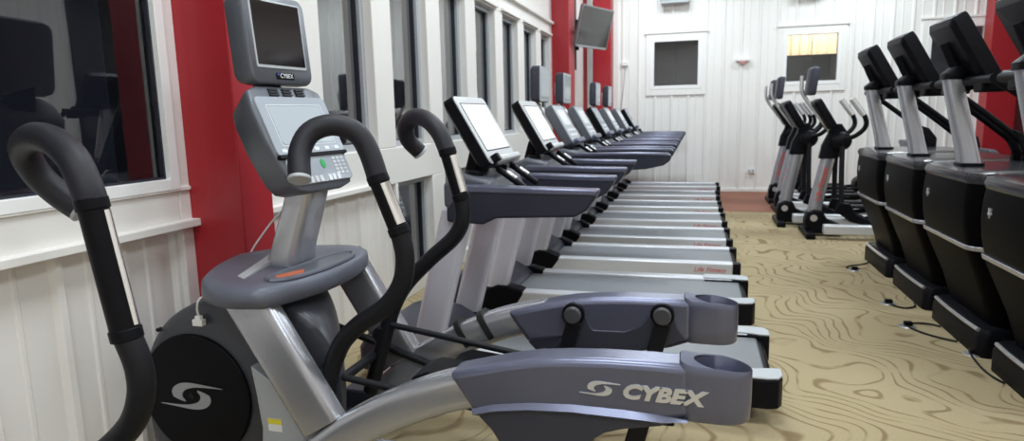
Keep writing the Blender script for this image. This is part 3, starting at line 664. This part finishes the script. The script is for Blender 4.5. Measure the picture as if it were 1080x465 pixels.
def treadmill(kind, yn, label, x1=.36, tv=False):
    root = thing('treadmill', label, 'treadmill', (-.7, yn+.37, 0), 'row of treadmills along the windows')
    treadmill_base(root, yn, x1, zt=.20 if kind != 'flat' else (.235 if yn < 4 else .222), wide=kind == 'flat')
    yc = yn+.37
    if kind == 'flat':
        prof = [(-1.21, 1.00), (-1.12, 1.115), (-.44, 1.098), (-.458, 1.06), (-.50, 1.0), (-.56, .968), (-.95, .955), (-1.02, .922), (-1.21, .932)]
        trimp = [(-1.13, 1.118), (-.445, 1.101), (-.452, 1.072), (-1.13, 1.082)]
    else:
        prof = [(-1.24, .99), (-1.16, 1.085), (-1.0, 1.12), (-.5, 1.125), (-.24, 1.118), (-.205, 1.10), (-.215, 1.06), (-.27, 1.02), (-.42, .988), (-.95, .965), (-1.05, .935), (-1.22, .935)]
        trimp = [(-1.0, 1.127), (-.5, 1.131), (-.24, 1.124), (-.21, 1.104), (-.24, 1.10), (-.5, 1.108), (-1.0, 1.10)]
    for y in (yn+.02, yn+.72):
        h = obj('handrail', prism(nb(), prof, 'y', y-.045, y+.045), 'navy', root, bevel=.012, seg=3)
        obj('handrail_top', prism(nb(), trimp, 'y', y-.05, y+.05), 'slate', h, bevel=.008)
    obj('cross_bar', prism(nb(), [(-1.26, .99), (-1.26, 1.12), (-1.15, 1.165), (-1.02, 1.14), (-.98, 1.06), (-1.02, .99)], 'y', yn+.065, yn+.675), 'grey', root, bevel=.02, seg=3)
    for y in (yn+.15, yn+.59):
        obj('cup_holder', cyl(nb(), (-1.115, y, 1.10), (-1.11, y, 1.178), .047, 22), 'black', root, bevel=.004)
    obj('neck', bar(nb(), (-1.20, yc, 1.08), (-1.145, yc, 1.27), .22, .07), 'black', root, bevel=.015)
    for y in (yc-.13, yc+.13):
        g = obj('pulse_grip', bar(nb(), (-1.02, y, 1.185), (-.86, y, 1.075), .035, .032), 'black', root, bevel=.012)
        obj('grip_sensor', bar(nb(), (-.965, y, 1.166), (-.91, y, 1.128), .026, .018), 'alu', g, bevel=.006)
    tilt = math.radians(30)
    if kind == 'flat':
        con, L = slab(root, 'console', (-1.115, yc+.0, 1.385), tilt, .255, .205, .075, 'black', 'black')
        plate(L, 'console_bezel', con, -.25, .25, -.20, .20, -.003, .006, 'bezel', .03)
        plate(L, 'screen_edge', con, -.205, .224, -.130, .160, .004, .0075, 'black', .006)
        plate(L, 'screen', con, -.200, .212, -.125, .153, .006, .010, 'whitescreen', .006)
        obj('console_lip', loft(nb(), [[L(a, b, c) for a, b in rrect(.04, -.192, .17, .018, .012, 3)] for c in (-.02, .045)]), 'bezel', con, bevel=.01)
        obj('stop_key', loft(nb(), [[L(a, b, c) for a, b in rrect(-.19, -.180, .020, .022, .008, 3)] for c in (-.02, .045)]), 'black', con, bevel=.006)
    else:
        con, L = slab(root, 'console', (-1.16, yc, 1.375), tilt, .24, .20, .09, 'grey', 'black' if kind == 'dark' else 'grey')
        plate(L, 'console_face', con, -.225, .225, -.185, .185, -.003, .007, 'lgrey' if kind != 'dark' else 'face', .03)
        plate(L, 'screen', con, -.13, .13, -.02, .14, .005, .010, 'whitescreen' if kind != 'dark' else 'lcd', .01)
        for k in range(5):
            for q in range(2): obj('console_key', loft(nb(), [[L(a, b, c) for a, b in rrect(-.14+k*.07, -.07-q*.05, .02, .012, .006, 2)] for c in (.005, .012)]), 'white_print', con)
        obj('console_lip', loft(nb(), [[L(a, b, c) for a, b in rrect(0, -.19, .19, .025, .02, 3)] for c in (-.03, .05)]), 'slate', con, bevel=.01)
    if tv:
        obj('television_arm', tube(nb(), [(-1.24, yc, 1.30), (-1.38, yc, 1.50), (-1.47, yc, 1.62), (-1.48, yc, 1.80)], .019, 10), 'alu', root)
        con2, L = slab(root, 'television', (-1.365, yc, 1.735), math.radians(-1), .195, .16, .095, 'slate_dark', 'slate_dark')
        plate(L, 'screen_bezel', con2, -.195, .195, -.155, .155, -.003, .006, 'lgrey', .02)
        plate(L, 'screen', con2, -.165, .165, -.115, .135, .004, .009, 'lcd', .006)
    # maker's name printed along the near rail
    if yn > 3.5:
        text('lettering', 'Life Fitness', .058, (x1-.24, yn-.0015, .140), (PI/2, 0, 0), 'red_print', root, shear=.3, ext=.0005)
    return root

T = [(3.07, 'flat', False, .385, 'nearest treadmill, its deck behind the silver arms of the grey cross trainer'),
     (4.36, 'flat', False, .365, 'second treadmill from the camera, with a blank white screen in a silver frame'),
     (5.62, 'round', True, .36, 'third treadmill from the camera, the nearest one that carries a small television'),
     (6.70, 'round', True, .35, 'fourth treadmill from the camera, its small television seen before the red column'),
     (7.85, 'dark', False, .345, 'fifth treadmill from the camera, with a black-edged console and no television'),
     (9.00, 'round', True, .34, 'sixth treadmill from the camera, third of the four with small televisions'),
     (10.30, 'round', True, .34, 'seventh treadmill from the camera, farthest of those with small televisions'),
     (11.62, 'dark', False, .38, 'farthest treadmill, right against the white back wall')]
for yn, kind, tv, x1, lab in T: treadmill(kind, yn, lab, x1, tv)

# ================================================================== STAIR CLIMBERS (right)
def climber(yc, label):
    root = thing('stair_climber', label, 'stair climber', (1.95, yc, 0), 'row of black stair climbers')
    hw = .445
    def ring(z, xf, xb, k=1.0, r=.10): return [(x, y, z) for x, y in rrect((xf+xb)/2, yc, (xb-xf)/2, hw*k, r, 5)]
    obj('lower_shroud', loft(nb(), [ring(.17, 1.68, 2.45, .86), ring(.22, 1.665, 2.46, .87), ring(.35, 1.625, 2.5, .90), ring(.50, 1.565, 2.5, .95), ring(.60, 1.525, 2.5, .985), ring(.635, 1.515, 2.5, .99)]), 'gloss', root, ang=60)
    obj('shroud_strip', loft(nb(), [ring(.634, 1.502, 2.5, 1.0), ring(.660, 1.498, 2.5, 1.0)]), 'silver', root, bevel=.003)
    us = obj('upper_shroud', loft(nb(), [ring(.659, 1.512, 2.5, .99), ring(.75, 1.492, 2.46, 1.0), ring(.86, 1.482, 2.40, 1.0), ring(.95, 1.484, 2.34, .995), ring(1.02, 1.492, 2.3, .985)]), 'gloss', root, ang=60)
    obj('emblem', prism(nb(), [(yc+.25+.022*math.sin(2*PI*k/10)*(1 if k % 2 else .45), .90+.03*math.cos(2*PI*k/10)*(1 if k % 2 else .45)) for k in range(10)], 'x', 1.474, 1.49), 'silver_print', us)
    cp = obj('top_cap', loft(nb(), [ring(1.018, 1.488, 2.3, .99), ring(1.05, 1.478, 2.28, 1.0), ring(1.078, 1.49, 2.26, .985), ring(1.09, 1.53, 2.22, .92), ring(1.092, 1.60, 2.1, .75)]), 'cap', root, ang=50)
    obj('base_foot', loft(nb(), [ring(.0, 1.60, 2.6, .93, .05), ring(.12, 1.60, 2.6, .93, .05), ring(.165, 1.625, 2.58, .90, .05), ring(.175, 1.66, 2.5, .86, .05)]), 'black', root)
    obj('foot_strip', tube(nb(), [(1.612, yc-.36, .155), (1.600, yc-.2, .158), (1.598, yc, .158), (1.600, yc+.2, .158), (1.612, yc+.36, .155)], .012, 8), 'alu', root)
    # steps behind
    for k in range(3):
        obj('step', box(nb(), 2.50+k*.20, 2.72+k*.20, yc-.27, yc+.27, .70-k*.2-.05, .70-k*.2), 'black', root, bevel=.01)
    for s in (-1, 1):
        obj('side_cover', prism(nb(), [(2.48, .10), (2.48, .88), (2.62, .84), (3.12, .34), (3.14, .10)], 'y', yc+s*.36-.055, yc+s*.36+.055), 'gloss', root, bevel=.02)
    # mast and console
    rings = [[(x+a*hx, yc+b*hy, z) for a, b in rrect(0, 0, 1, 1, .35, 3)] for x, z, hx, hy in ((1.615, 1.08, .055, .070), (1.59, 1.20, .050, .062), (1.50, 1.56, .047, .056), (1.485, 1.63, .045, .052))]
    obj('mast', loft(nb(), rings), 'silver', root)
    obj('mast_collar', loft(nb(), [[(1.615+a*.065, yc+b*.08, z) for a, b in rrect(0, 0, 1, 1, .35, 3)] for z in (1.085, 1.112)]), 'black', root, bevel=.005)
    obj('mast_head', loft(nb(), [[(x+a*hx, yc+b*hy, z) for a, b in rrect(0, 0, 1, 1, .5, 4)] for x, z, hx, hy in ((1.485, 1.615, .055, .062), (1.49, 1.65, .06, .07), (1.52, 1.69, .045, .06))]), 'black', root)
    tilt = math.radians(30)
    con, L = slab(root, 'console', (1.575, yc, 1.80), tilt, .215, .225, .10, 'black', 'black')
    plate(L, 'console_face', con, -.20, .20, -.21, .21, -.003, .006, 'slate_dark', .03)
    plate(L, 'screen', con, -.15, .15, -.03, .16, .004, .009, 'darkscreen', .01)
    obj('console_spine', tube(nb(), [L(.0, .10, -.105), L(0, -.05, -.118), L(0, -.22, -.10)], .032, 12), 'black', con)
    obj('console_shelf', loft(nb(), [[L(a, b, c) for a, b in rrect(0, -.225, .19, .022, .01, 3)] for c in (-.07, .07)]), 'black', con, bevel=.006)
    obj('cross_bar', tube(nb(), [(1.55, yc-.44, 1.60), (1.55, yc+.44, 1.60)], .027, 14, smooth=False), 'black', root)
    for y in (yc-.33, yc+.20): obj('bar_clamp', box(nb(), 1.53, 1.66, y, y+.13, 1.53, 1.60), 'black', root, bevel=.012)
    for s in (-1, 1):
        obj('handrail', tube(nb(), [(1.56, yc+s*.40, 1.60), (1.70, yc+s*.405, 1.50), (1.95, yc+s*.41, 1.30), (2.06, yc+s*.41, 1.19), (2.09, yc+s*.41, 1.04)], .022, 12), 'black', root)
        obj('support_arm', prism(nb(), [(1.98, 1.30), (2.08, 1.26), (2.15, 1.17), (2.15, 1.02), (2.05, 1.02), (2.06, 1.14)], 'y', yc+s*.41-.03, yc+s*.41+.03), 'black', root, bevel=.012)
    return root
CL = [(6.60, 'black stair climber farthest from the camera, beside the silver striders'), (5.62, 'second farthest black stair climber, a small silver emblem on its front'),
      (4.65, 'black stair climber between the second farthest and the nearest of its row'), (3.68, 'nearest black stair climber, cut by the right edge of the picture')]
for y, lab in CL: climber(y, lab)

# ================================================================== ELLIPTICALS (far right)
def elliptical(xo, yc, label, tv=True, mark=True):
    root = thing('elliptical_machine', label, 'elliptical machine', (xo, yc, 0), 'silver elliptical machines by the back wall')
    X = lambda x: x-1.23+xo
    Q = lambda pts: [(X(x), z) for x, z in pts]
    obj('front_housing', prism(nb(), Q([(1.22, .03), (1.215, .18), (1.24, .28), (1.30, .31), (1.40, .30), (1.45, .20), (1.62, .13), (1.62, .03)]), 'y', yc-.10, yc+.10), 'black', root, bevel=.025, seg=3)
    obj('hub_badge', cyl(nb(), (X(1.305), yc-.112, .215), (X(1.305), yc-.095, .215), .038, 20), 'alu', root)
    obj('front_stabilizer', box(nb(), X(1.20), X(1.30), yc-.33, yc+.33, .0, .07), 'black', root, bevel=.015)
    for y in (-.27, .27):
        obj('floor_rail', box(nb(), X(1.38), X(3.0), yc+y-.055, yc+y+.055, .06, .17), 'silver_light', root, bevel=.015)
    obj('rear_stabilizer', box(nb(), X(2.92), X(3.04), yc-.36, yc+.36, 0, .09), 'black', root, bevel=.015)
    ms = obj('mast', loft(nb(), [[(X(x)+a*.075, yc+b*.06, z) for a, b in rrect(0, 0, 1, 1, .7, 5)] for x, z in ((1.315, .26), (1.36, .52), (1.42, .80), (1.445, .93))]), 'silver', root, ang=60)
    if mark:
        ang = math.atan2(.65, .13)
        text('lettering', 'Life Fitness', .088, (X(1.375), yc-.062, .60), (PI/2, -ang, 0), 'red_print', ms, shear=.3, ext=.001, offset=.001)
    obj('neck', loft(nb(), [[(X(x)+a*hx, yc+b*.07, z) for a, b in rrect(0, 0, 1, 1, .5, 4)] for x, z, hx in ((1.44, .90, .10), (1.49, 1.05, .125), (1.53, 1.18, .105), (1.50, 1.29, .06))]), 'black', root, ang=60)
    for s in (-1, 1):
        obj('swing_joint', sphere(nb(), (X(1.55), yc+s*.13, 1.10), .105, .07, .105), 'black', root)
        obj('swing_lever', tube(nb(), [(X(1.55), yc+s*.16, 1.10), (X(1.555), yc+s*.19, .70), (X(1.57), yc+s*.20, .34)], .028, 10), 'matteblack', root)
        obj('swing_handle', tube(nb(), [(X(1.55), yc+s*.17, 1.12), (X(1.66), yc+s*.24, 1.16), (X(1.75), yc+s*.27, 1.26), (X(1.73), yc+s*.28, 1.38), (X(1.60), yc+s*.28, 1.56)], .026, 10), 'black', root)
        obj('handle_grip', tube(nb(), [(X(1.725), yc+s*.28, 1.385), (X(1.595), yc+s*.28, 1.565)], .032, 10, smooth=False), 'alu', root)
        obj('pedal_arm', prism(nb(), Q([(1.50, .30), (1.54, .42), (1.66, .40), (1.72, .28), (1.90, .20), (2.7, .30), (2.7, .26), (1.88, .14), (1.66, .20), (1.56, .28)]), 'y', yc+s*.20-.035, yc+s*.20+.035), 'black', root, bevel=.012)
        obj('pedal', box(nb(), X(1.95), X(2.32), yc+s*.20-.08, yc+s*.20+.08, .245, .285), 'black', root, bevel=.02)
    obj('drive_cover', prism(nb(), Q([(2.45, .06), (2.45, .36), (2.60, .46), (2.85, .46), (2.98, .34), (2.98, .06)]), 'y', yc-.16, yc+.16), 'black', root, bevel=.04, seg=3)
    con, L = slab(root, 'console', (X(1.40), yc, 1.42), math.radians(31), .20, .185, .09, 'black', 'black')
    plate(L, 'console_face', con, -.18, .18, -.17, .17, -.003, .006, 'face', .03)
    plate(L, 'screen', con, -.12, .12, .0, .13, .004, .009, 'lcd', .01)
    if tv:
        obj('television_arm', tube(nb(), [(X(1.44), yc, 1.22), (X(1.30), yc, 1.40), (X(1.16), yc, 1.60), (X(1.125), yc, 1.70), (X(1.125), yc, 1.84)], .022, 10), 'alu', root)
        con2, L = slab(root, 'television', (X(1.265), yc, 1.77), math.radians(-6), .165, .155, .08, 'slate_dark', 'slate_dark')
        plate(L, 'screen_bezel', con2, -.155, .155, -.145, .145, -.003, .006, 'slate_dark', .02)
        plate(L, 'screen', con2, -.13, .13, -.11, .125, .004, .009, 'darkscreen', .006)
    return root
elliptical(1.24, 8.25, 'nearest silver elliptical machine, its red lettering plainest of the four')
elliptical(1.02, 9.05, 'elliptical machine without a television, tucked behind the nearest one', tv=False, mark=False)
elliptical(1.12, 10.25, 'second farthest elliptical machine, standing on the brown floor')
elliptical(1.13, 11.25, 'farthest elliptical machine, closest to the white back wall')

# ================================================================== RECUMBENT BIKES behind the climbers
def bike(x, y, label, dz=0):
    root = thing('recumbent_bike', label, 'exercise bike', (x, y, 0), 'recumbent bikes beyond the stair climbers')
    obj('frame', box(nb(), x-.55, x+.75, y-.06, y+.06, .06, .18), 'silver', root, bevel=.02)
    for dx in (-.5, .68): obj('stabilizer', box(nb(), x+dx-.05, x+dx+.05, y-.28, y+.28, 0, .08), 'black', root, bevel=.015)
    obj('seat', prism(nb(), [(x-.30, .50), (x+.12, .50), (x+.14, .55), (x+.10, .59), (x-.28, .57)], 'y', y-.22, y+.22), 'black', root, bevel=.03, seg=3)
    obj('seat_post', bar(nb(), (x-.12, y, .15), (x-.12, y, .52), .12, .10), 'silver', root, bevel=.01)
    obj('backrest', loft(nb(), [[(x-.30-.12*t+c, y+a*.29*k, .60+(.44+dz)*t) for c, a in rrect(0, 0, .05*k, 1, .045*k, 4)] for t, k in ((0, .8), (.1, 1), (.9, 1), (1.0, .8))]), 'grey', root, ang=60)
    obj('drive_cover', prism(nb(), [(x+.40, .10), (x+.36, .40), (x+.50, .60), (x+.72, .60), (x+.84, .40), (x+.80, .10)], 'y', y-.14, y+.14), 'black', root, bevel=.04, seg=3)
    obj('crank', bar(nb(), (x+.50, y-.17, .30), (x+.42, y-.17, .46), .03, .03), 'alu', root, bevel=.005)
    obj('pedal', box(nb(), x+.37, x+.47, y-.28, y-.18, .45, .48), 'black', root, bevel=.008)
    obj('console_mast', tube(nb(), [(x+.62, y, .55), (x+.60, y, .80), (x+.55, y, .98)], .03, 10), 'black', root)
    con, L = slab(root, 'console', (x+.50, y, .97), math.radians(25), .15, .11, .05, 'black', 'black')
    return root
bike(3.66, 11.95, 'grey padded bike backrest showing between the farthest stair climbers', -.10)
bike(4.20, 10.4, 'grey padded bike backrest showing by the right red column', -.16)

# ================================================================== WALL THINGS
# wall television on its bracket between the red columns
root = thing('wall_television', 'flat grey television tilted down on a bracket high on the left wall', 'television', (-2.05, 11.1, 2.85))
O = Vector((-1.66, 11.10, 2.86)); az = math.radians(-22); tl = math.radians(14)
nn = Vector((math.cos(az)*math.cos(tl), math.sin(az)*math.cos(tl), -math.sin(tl))); u = Vector((-math.sin(az), math.cos(az), 0)); v = nn.cross(u)
if v.z < 0: v = -v
L3 = lambda a, b, c: tuple(O+u*a+v*b+nn*c)
tvb = obj('cabinet', loft(nb(), [[L3(a*k, b*k, c) for a, b in rrect(0, 0, .50, .33, .02, 3)] for k, c in ((.92, -.07), (1, -.045), (1, 0))]), 'tvgrey', root, bevel=.006)
obj('screen', loft(nb(), [[L3(a, b, c) for a, b in rrect(0, .012, .47, .295, .01, 3)] for c in (-.002, .004)]), 'tvscreen', tvb)
obj('speaker_strip', loft(nb(), [[L3(a, b, c) for a, b in rrect(0, -.308, .46, .014, .006, 3)] for c in (-.002, .003)]), 'lgrey', tvb)
obj('bracket_arm', bar(nb(), (-2.01, 11.38, 2.80), (-1.74, 11.12, 2.84), .08, .06), 'black', root, bevel=.01)
obj('bracket_plate', box(nb(), -2.03, -1.99, 11.32, 11.44, 2.55, 3.05), 'black', root, bevel=.01)
obj('mounting_rail', box(nb(), -2.082, -2.03, 11.34, 11.42, 2.22, 4.2), 'green', root, bevel=.004)

G = 'grey boxes high on the back wall'
for x0, x1, lab in ((-.70, -.19, 'grey wall box high above the left window of the back wall'), (1.60, 2.04, 'grey wall box high above the middle window of the back wall')):
    root = thing('wall_box', lab, 'wall box', ((x0+x1)/2, YB-.12, 3.44), G)
    obj('cover', box(nb(), x0, x1, YB-.20, YB, 3.43, 3.80), 'wallbox', root, bevel=.015)
    obj('bottom_lip', box(nb(), x0+.01, x1-.01, YB-.21, YB-.03, 3.395, 3.432), 'lgrey', root, bevel=.006)
root = thing('alarm_strobe', 'small white alarm strobe with a red lens between the back windows', 'alarm', (.74, YB-.05, 2.32))
obj('housing', box(nb(), .63, .86, YB-.09, YB, 2.335, 2.395), 'white_plastic', root, bevel=.012)
obj('lens', loft(nb(), [[(.745+a, YB-.06+b, z) for a, b in rrect(0, 0, .055*k, .03*k, .012*k, 3)] for z, k in ((2.345, 1), (2.30, .8), (2.285, .5))]), 'red_lens', root)
root = thing('wall_outlet', 'white power outlet low on the white back wall', 'outlet', (.95, YB-.035, .34))
obj('cover_plate', box(nb(), .885, 1.015, YB-.042, YB-.028, .34, .425), 'white_plastic', root, bevel=.004)
bm = nb()
for x in (.92, .98): box(bm, x-.018, x+.018, YB-.046, YB-.041, .358, .408)
obj('socket', bm, 'lgrey', root, bevel=.004)
root = thing('antenna_wire', 'thin white wire hanging from a small box beside the back left column', 'cable', (-1.36, YB-.04, 1.6))
obj('box', box(nb(), -1.40, -1.28, YB-.06, YB, 2.34, 2.42), 'white_plastic', root, bevel=.006)
obj('wire', tube(nb(), [(-1.33, YB-.05, 2.35), (-1.345, YB-.05, 2.1), (-1.37, YB-.04, 1.85), (-1.41, YB-.04, 1.5), (-1.42, YB-.04, .9)], .007, 6), 'lgrey', root)

# ================================================================== FLOOR CORDS by the climbers
cords = [([(1.585, 6.75, .010), (1.50, 6.66, .008), (1.40, 6.60, .008), (1.35, 6.51, .008), (1.39, 6.41, .008), (1.45, 6.46, .008)], 'black power cord curled on the carpet at the farthest stair climber'),
         ([(1.585, 5.36, .010), (1.56, 5.27, .008), (1.48, 5.22, .008), (1.42, 5.29, .008), (1.42, 5.39, .008)], 'black power cord lying at the foot of the second farthest climber'),
         ([(1.585, 4.80, .010), (1.53, 4.85, .008), (1.42, 4.84, .008), (1.385, 4.76, .008), (1.45, 4.62, .008), (1.54, 4.53, .008), (1.585, 4.50, .010)], 'black power cord looped over a floor socket beside the third climber'),
         ([(1.585, 3.84, .010), (1.565, 3.91, .008), (1.555, 4.02, .008), (1.565, 4.16, .008), (1.58, 4.28, .008), (1.585, 4.30, .010)], 'black power cord arching out from the nearest stair climber')]
for pts, lab in cords: top('power_cord', tube(nb(), pts, .006, 8), 'matteblack', lab, 'cord', 'power cords at the stair climbers')
for x, y, lab in ((1.40, 6.44, 'floor socket with a black plug at the farthest climber'), (1.405, 5.345, 'floor socket with a black plug at the second farthest climber'), (1.385, 4.79, 'floor socket with a black plug by the third climber'), (1.60, 4.30, 'floor socket with a black plug between the two nearest climbers')):
    root = thing('floor_socket', lab, 'socket', (x, y, 0), 'floor sockets for the climbers')
    obj('cover', loft(nb(), [[(x+.055*math.cos(2*PI*k/20)*q, y+.055*math.sin(2*PI*k/20)*q, z) for k in range(20)] for z, q in ((0, 1), (.006, .95))]), 'alu', root)
    obj('plug', box(nb(), x-.022, x+.03, y-.018, y+.018, .006, .035), 'black', root, bevel=.006)

# ================================================================== LIGHT
def area(loc, sx, sy, power, col=(1, .97, .92), rot=(0, 0, 0)):
    l = bpy.data.lights.new('ceiling_or_added_lamp', 'AREA'); l.shape = 'RECTANGLE'; l.size = sx; l.size_y = sy; l.energy = power; l.color = col
    o = bpy.data.objects.new('ceiling_or_added_lamp', l); C.objects.link(o); o.location = loc; o.rotation_euler = rot; return o
for x in (-.6, 2.6):
    for y in (-1.2, 1.9, 5.0, 8.1, 11.2):
        area((x, y, ZC-.06), 1.3, .7, 96, (.86, .95, 1))
area((2.2, 13.6, 3.9), .5, .3, 110, (1, .80, .50), (math.radians(55), 0, 0))  # added lamp outside, warms the panel behind the middle back window
w = bpy.data.worlds.new('night'); S.world = w; w.use_nodes = True
w.node_tree.nodes['Background'].inputs['Color'].default_value = (.010, .012, .018, 1)
w.node_tree.nodes['Background'].inputs['Strength'].default_value = 1.0

# ================================================================== CAMERA
cam = bpy.data.cameras.new('camera'); co = bpy.data.objects.new('camera', cam); C.objects.link(co)
cam.sensor_width = 36; cam.lens = 690.0/1080*36; cam.clip_start = .05
cam.dof.use_dof = True; cam.dof.focus_distance = 2.2; cam.dof.aperture_fstop = 4.0
yaw, pit, rol = math.radians(15.8835), math.radians(9.0112), math.radians(-1.25020)
cy, sy, cp, sp = math.cos(yaw), math.sin(yaw), math.cos(pit), math.sin(pit)
f = Vector((-sy*cp, cy*cp, -sp)); r = Vector((cy, sy, 0)); uu = r.cross(f)
r2 = math.cos(rol)*r+math.sin(rol)*uu; u2 = -math.sin(rol)*r+math.cos(rol)*uu
co.matrix_world = Matrix(((r2.x, u2.x, -f.x, 0), (r2.y, u2.y, -f.y, 0), (r2.z, u2.z, -f.z, 1.45), (0, 0, 0, 1)))
S.camera = co
vs = S.view_settings; vs.view_transform = 'Standard'; vs.look = 'None'; vs.gamma = 1; vs.use_curve_mapping = False; vs.exposure = -0.45
S.cycles.max_bounces = 10; S.cycles.diffuse_bounces = 5; S.cycles.glossy_bounces = 5; S.cycles.transmission_bounces = 8
S.cycles.caustics_reflective = False; S.cycles.caustics_refractive = False
S.cycles.use_denoising = True
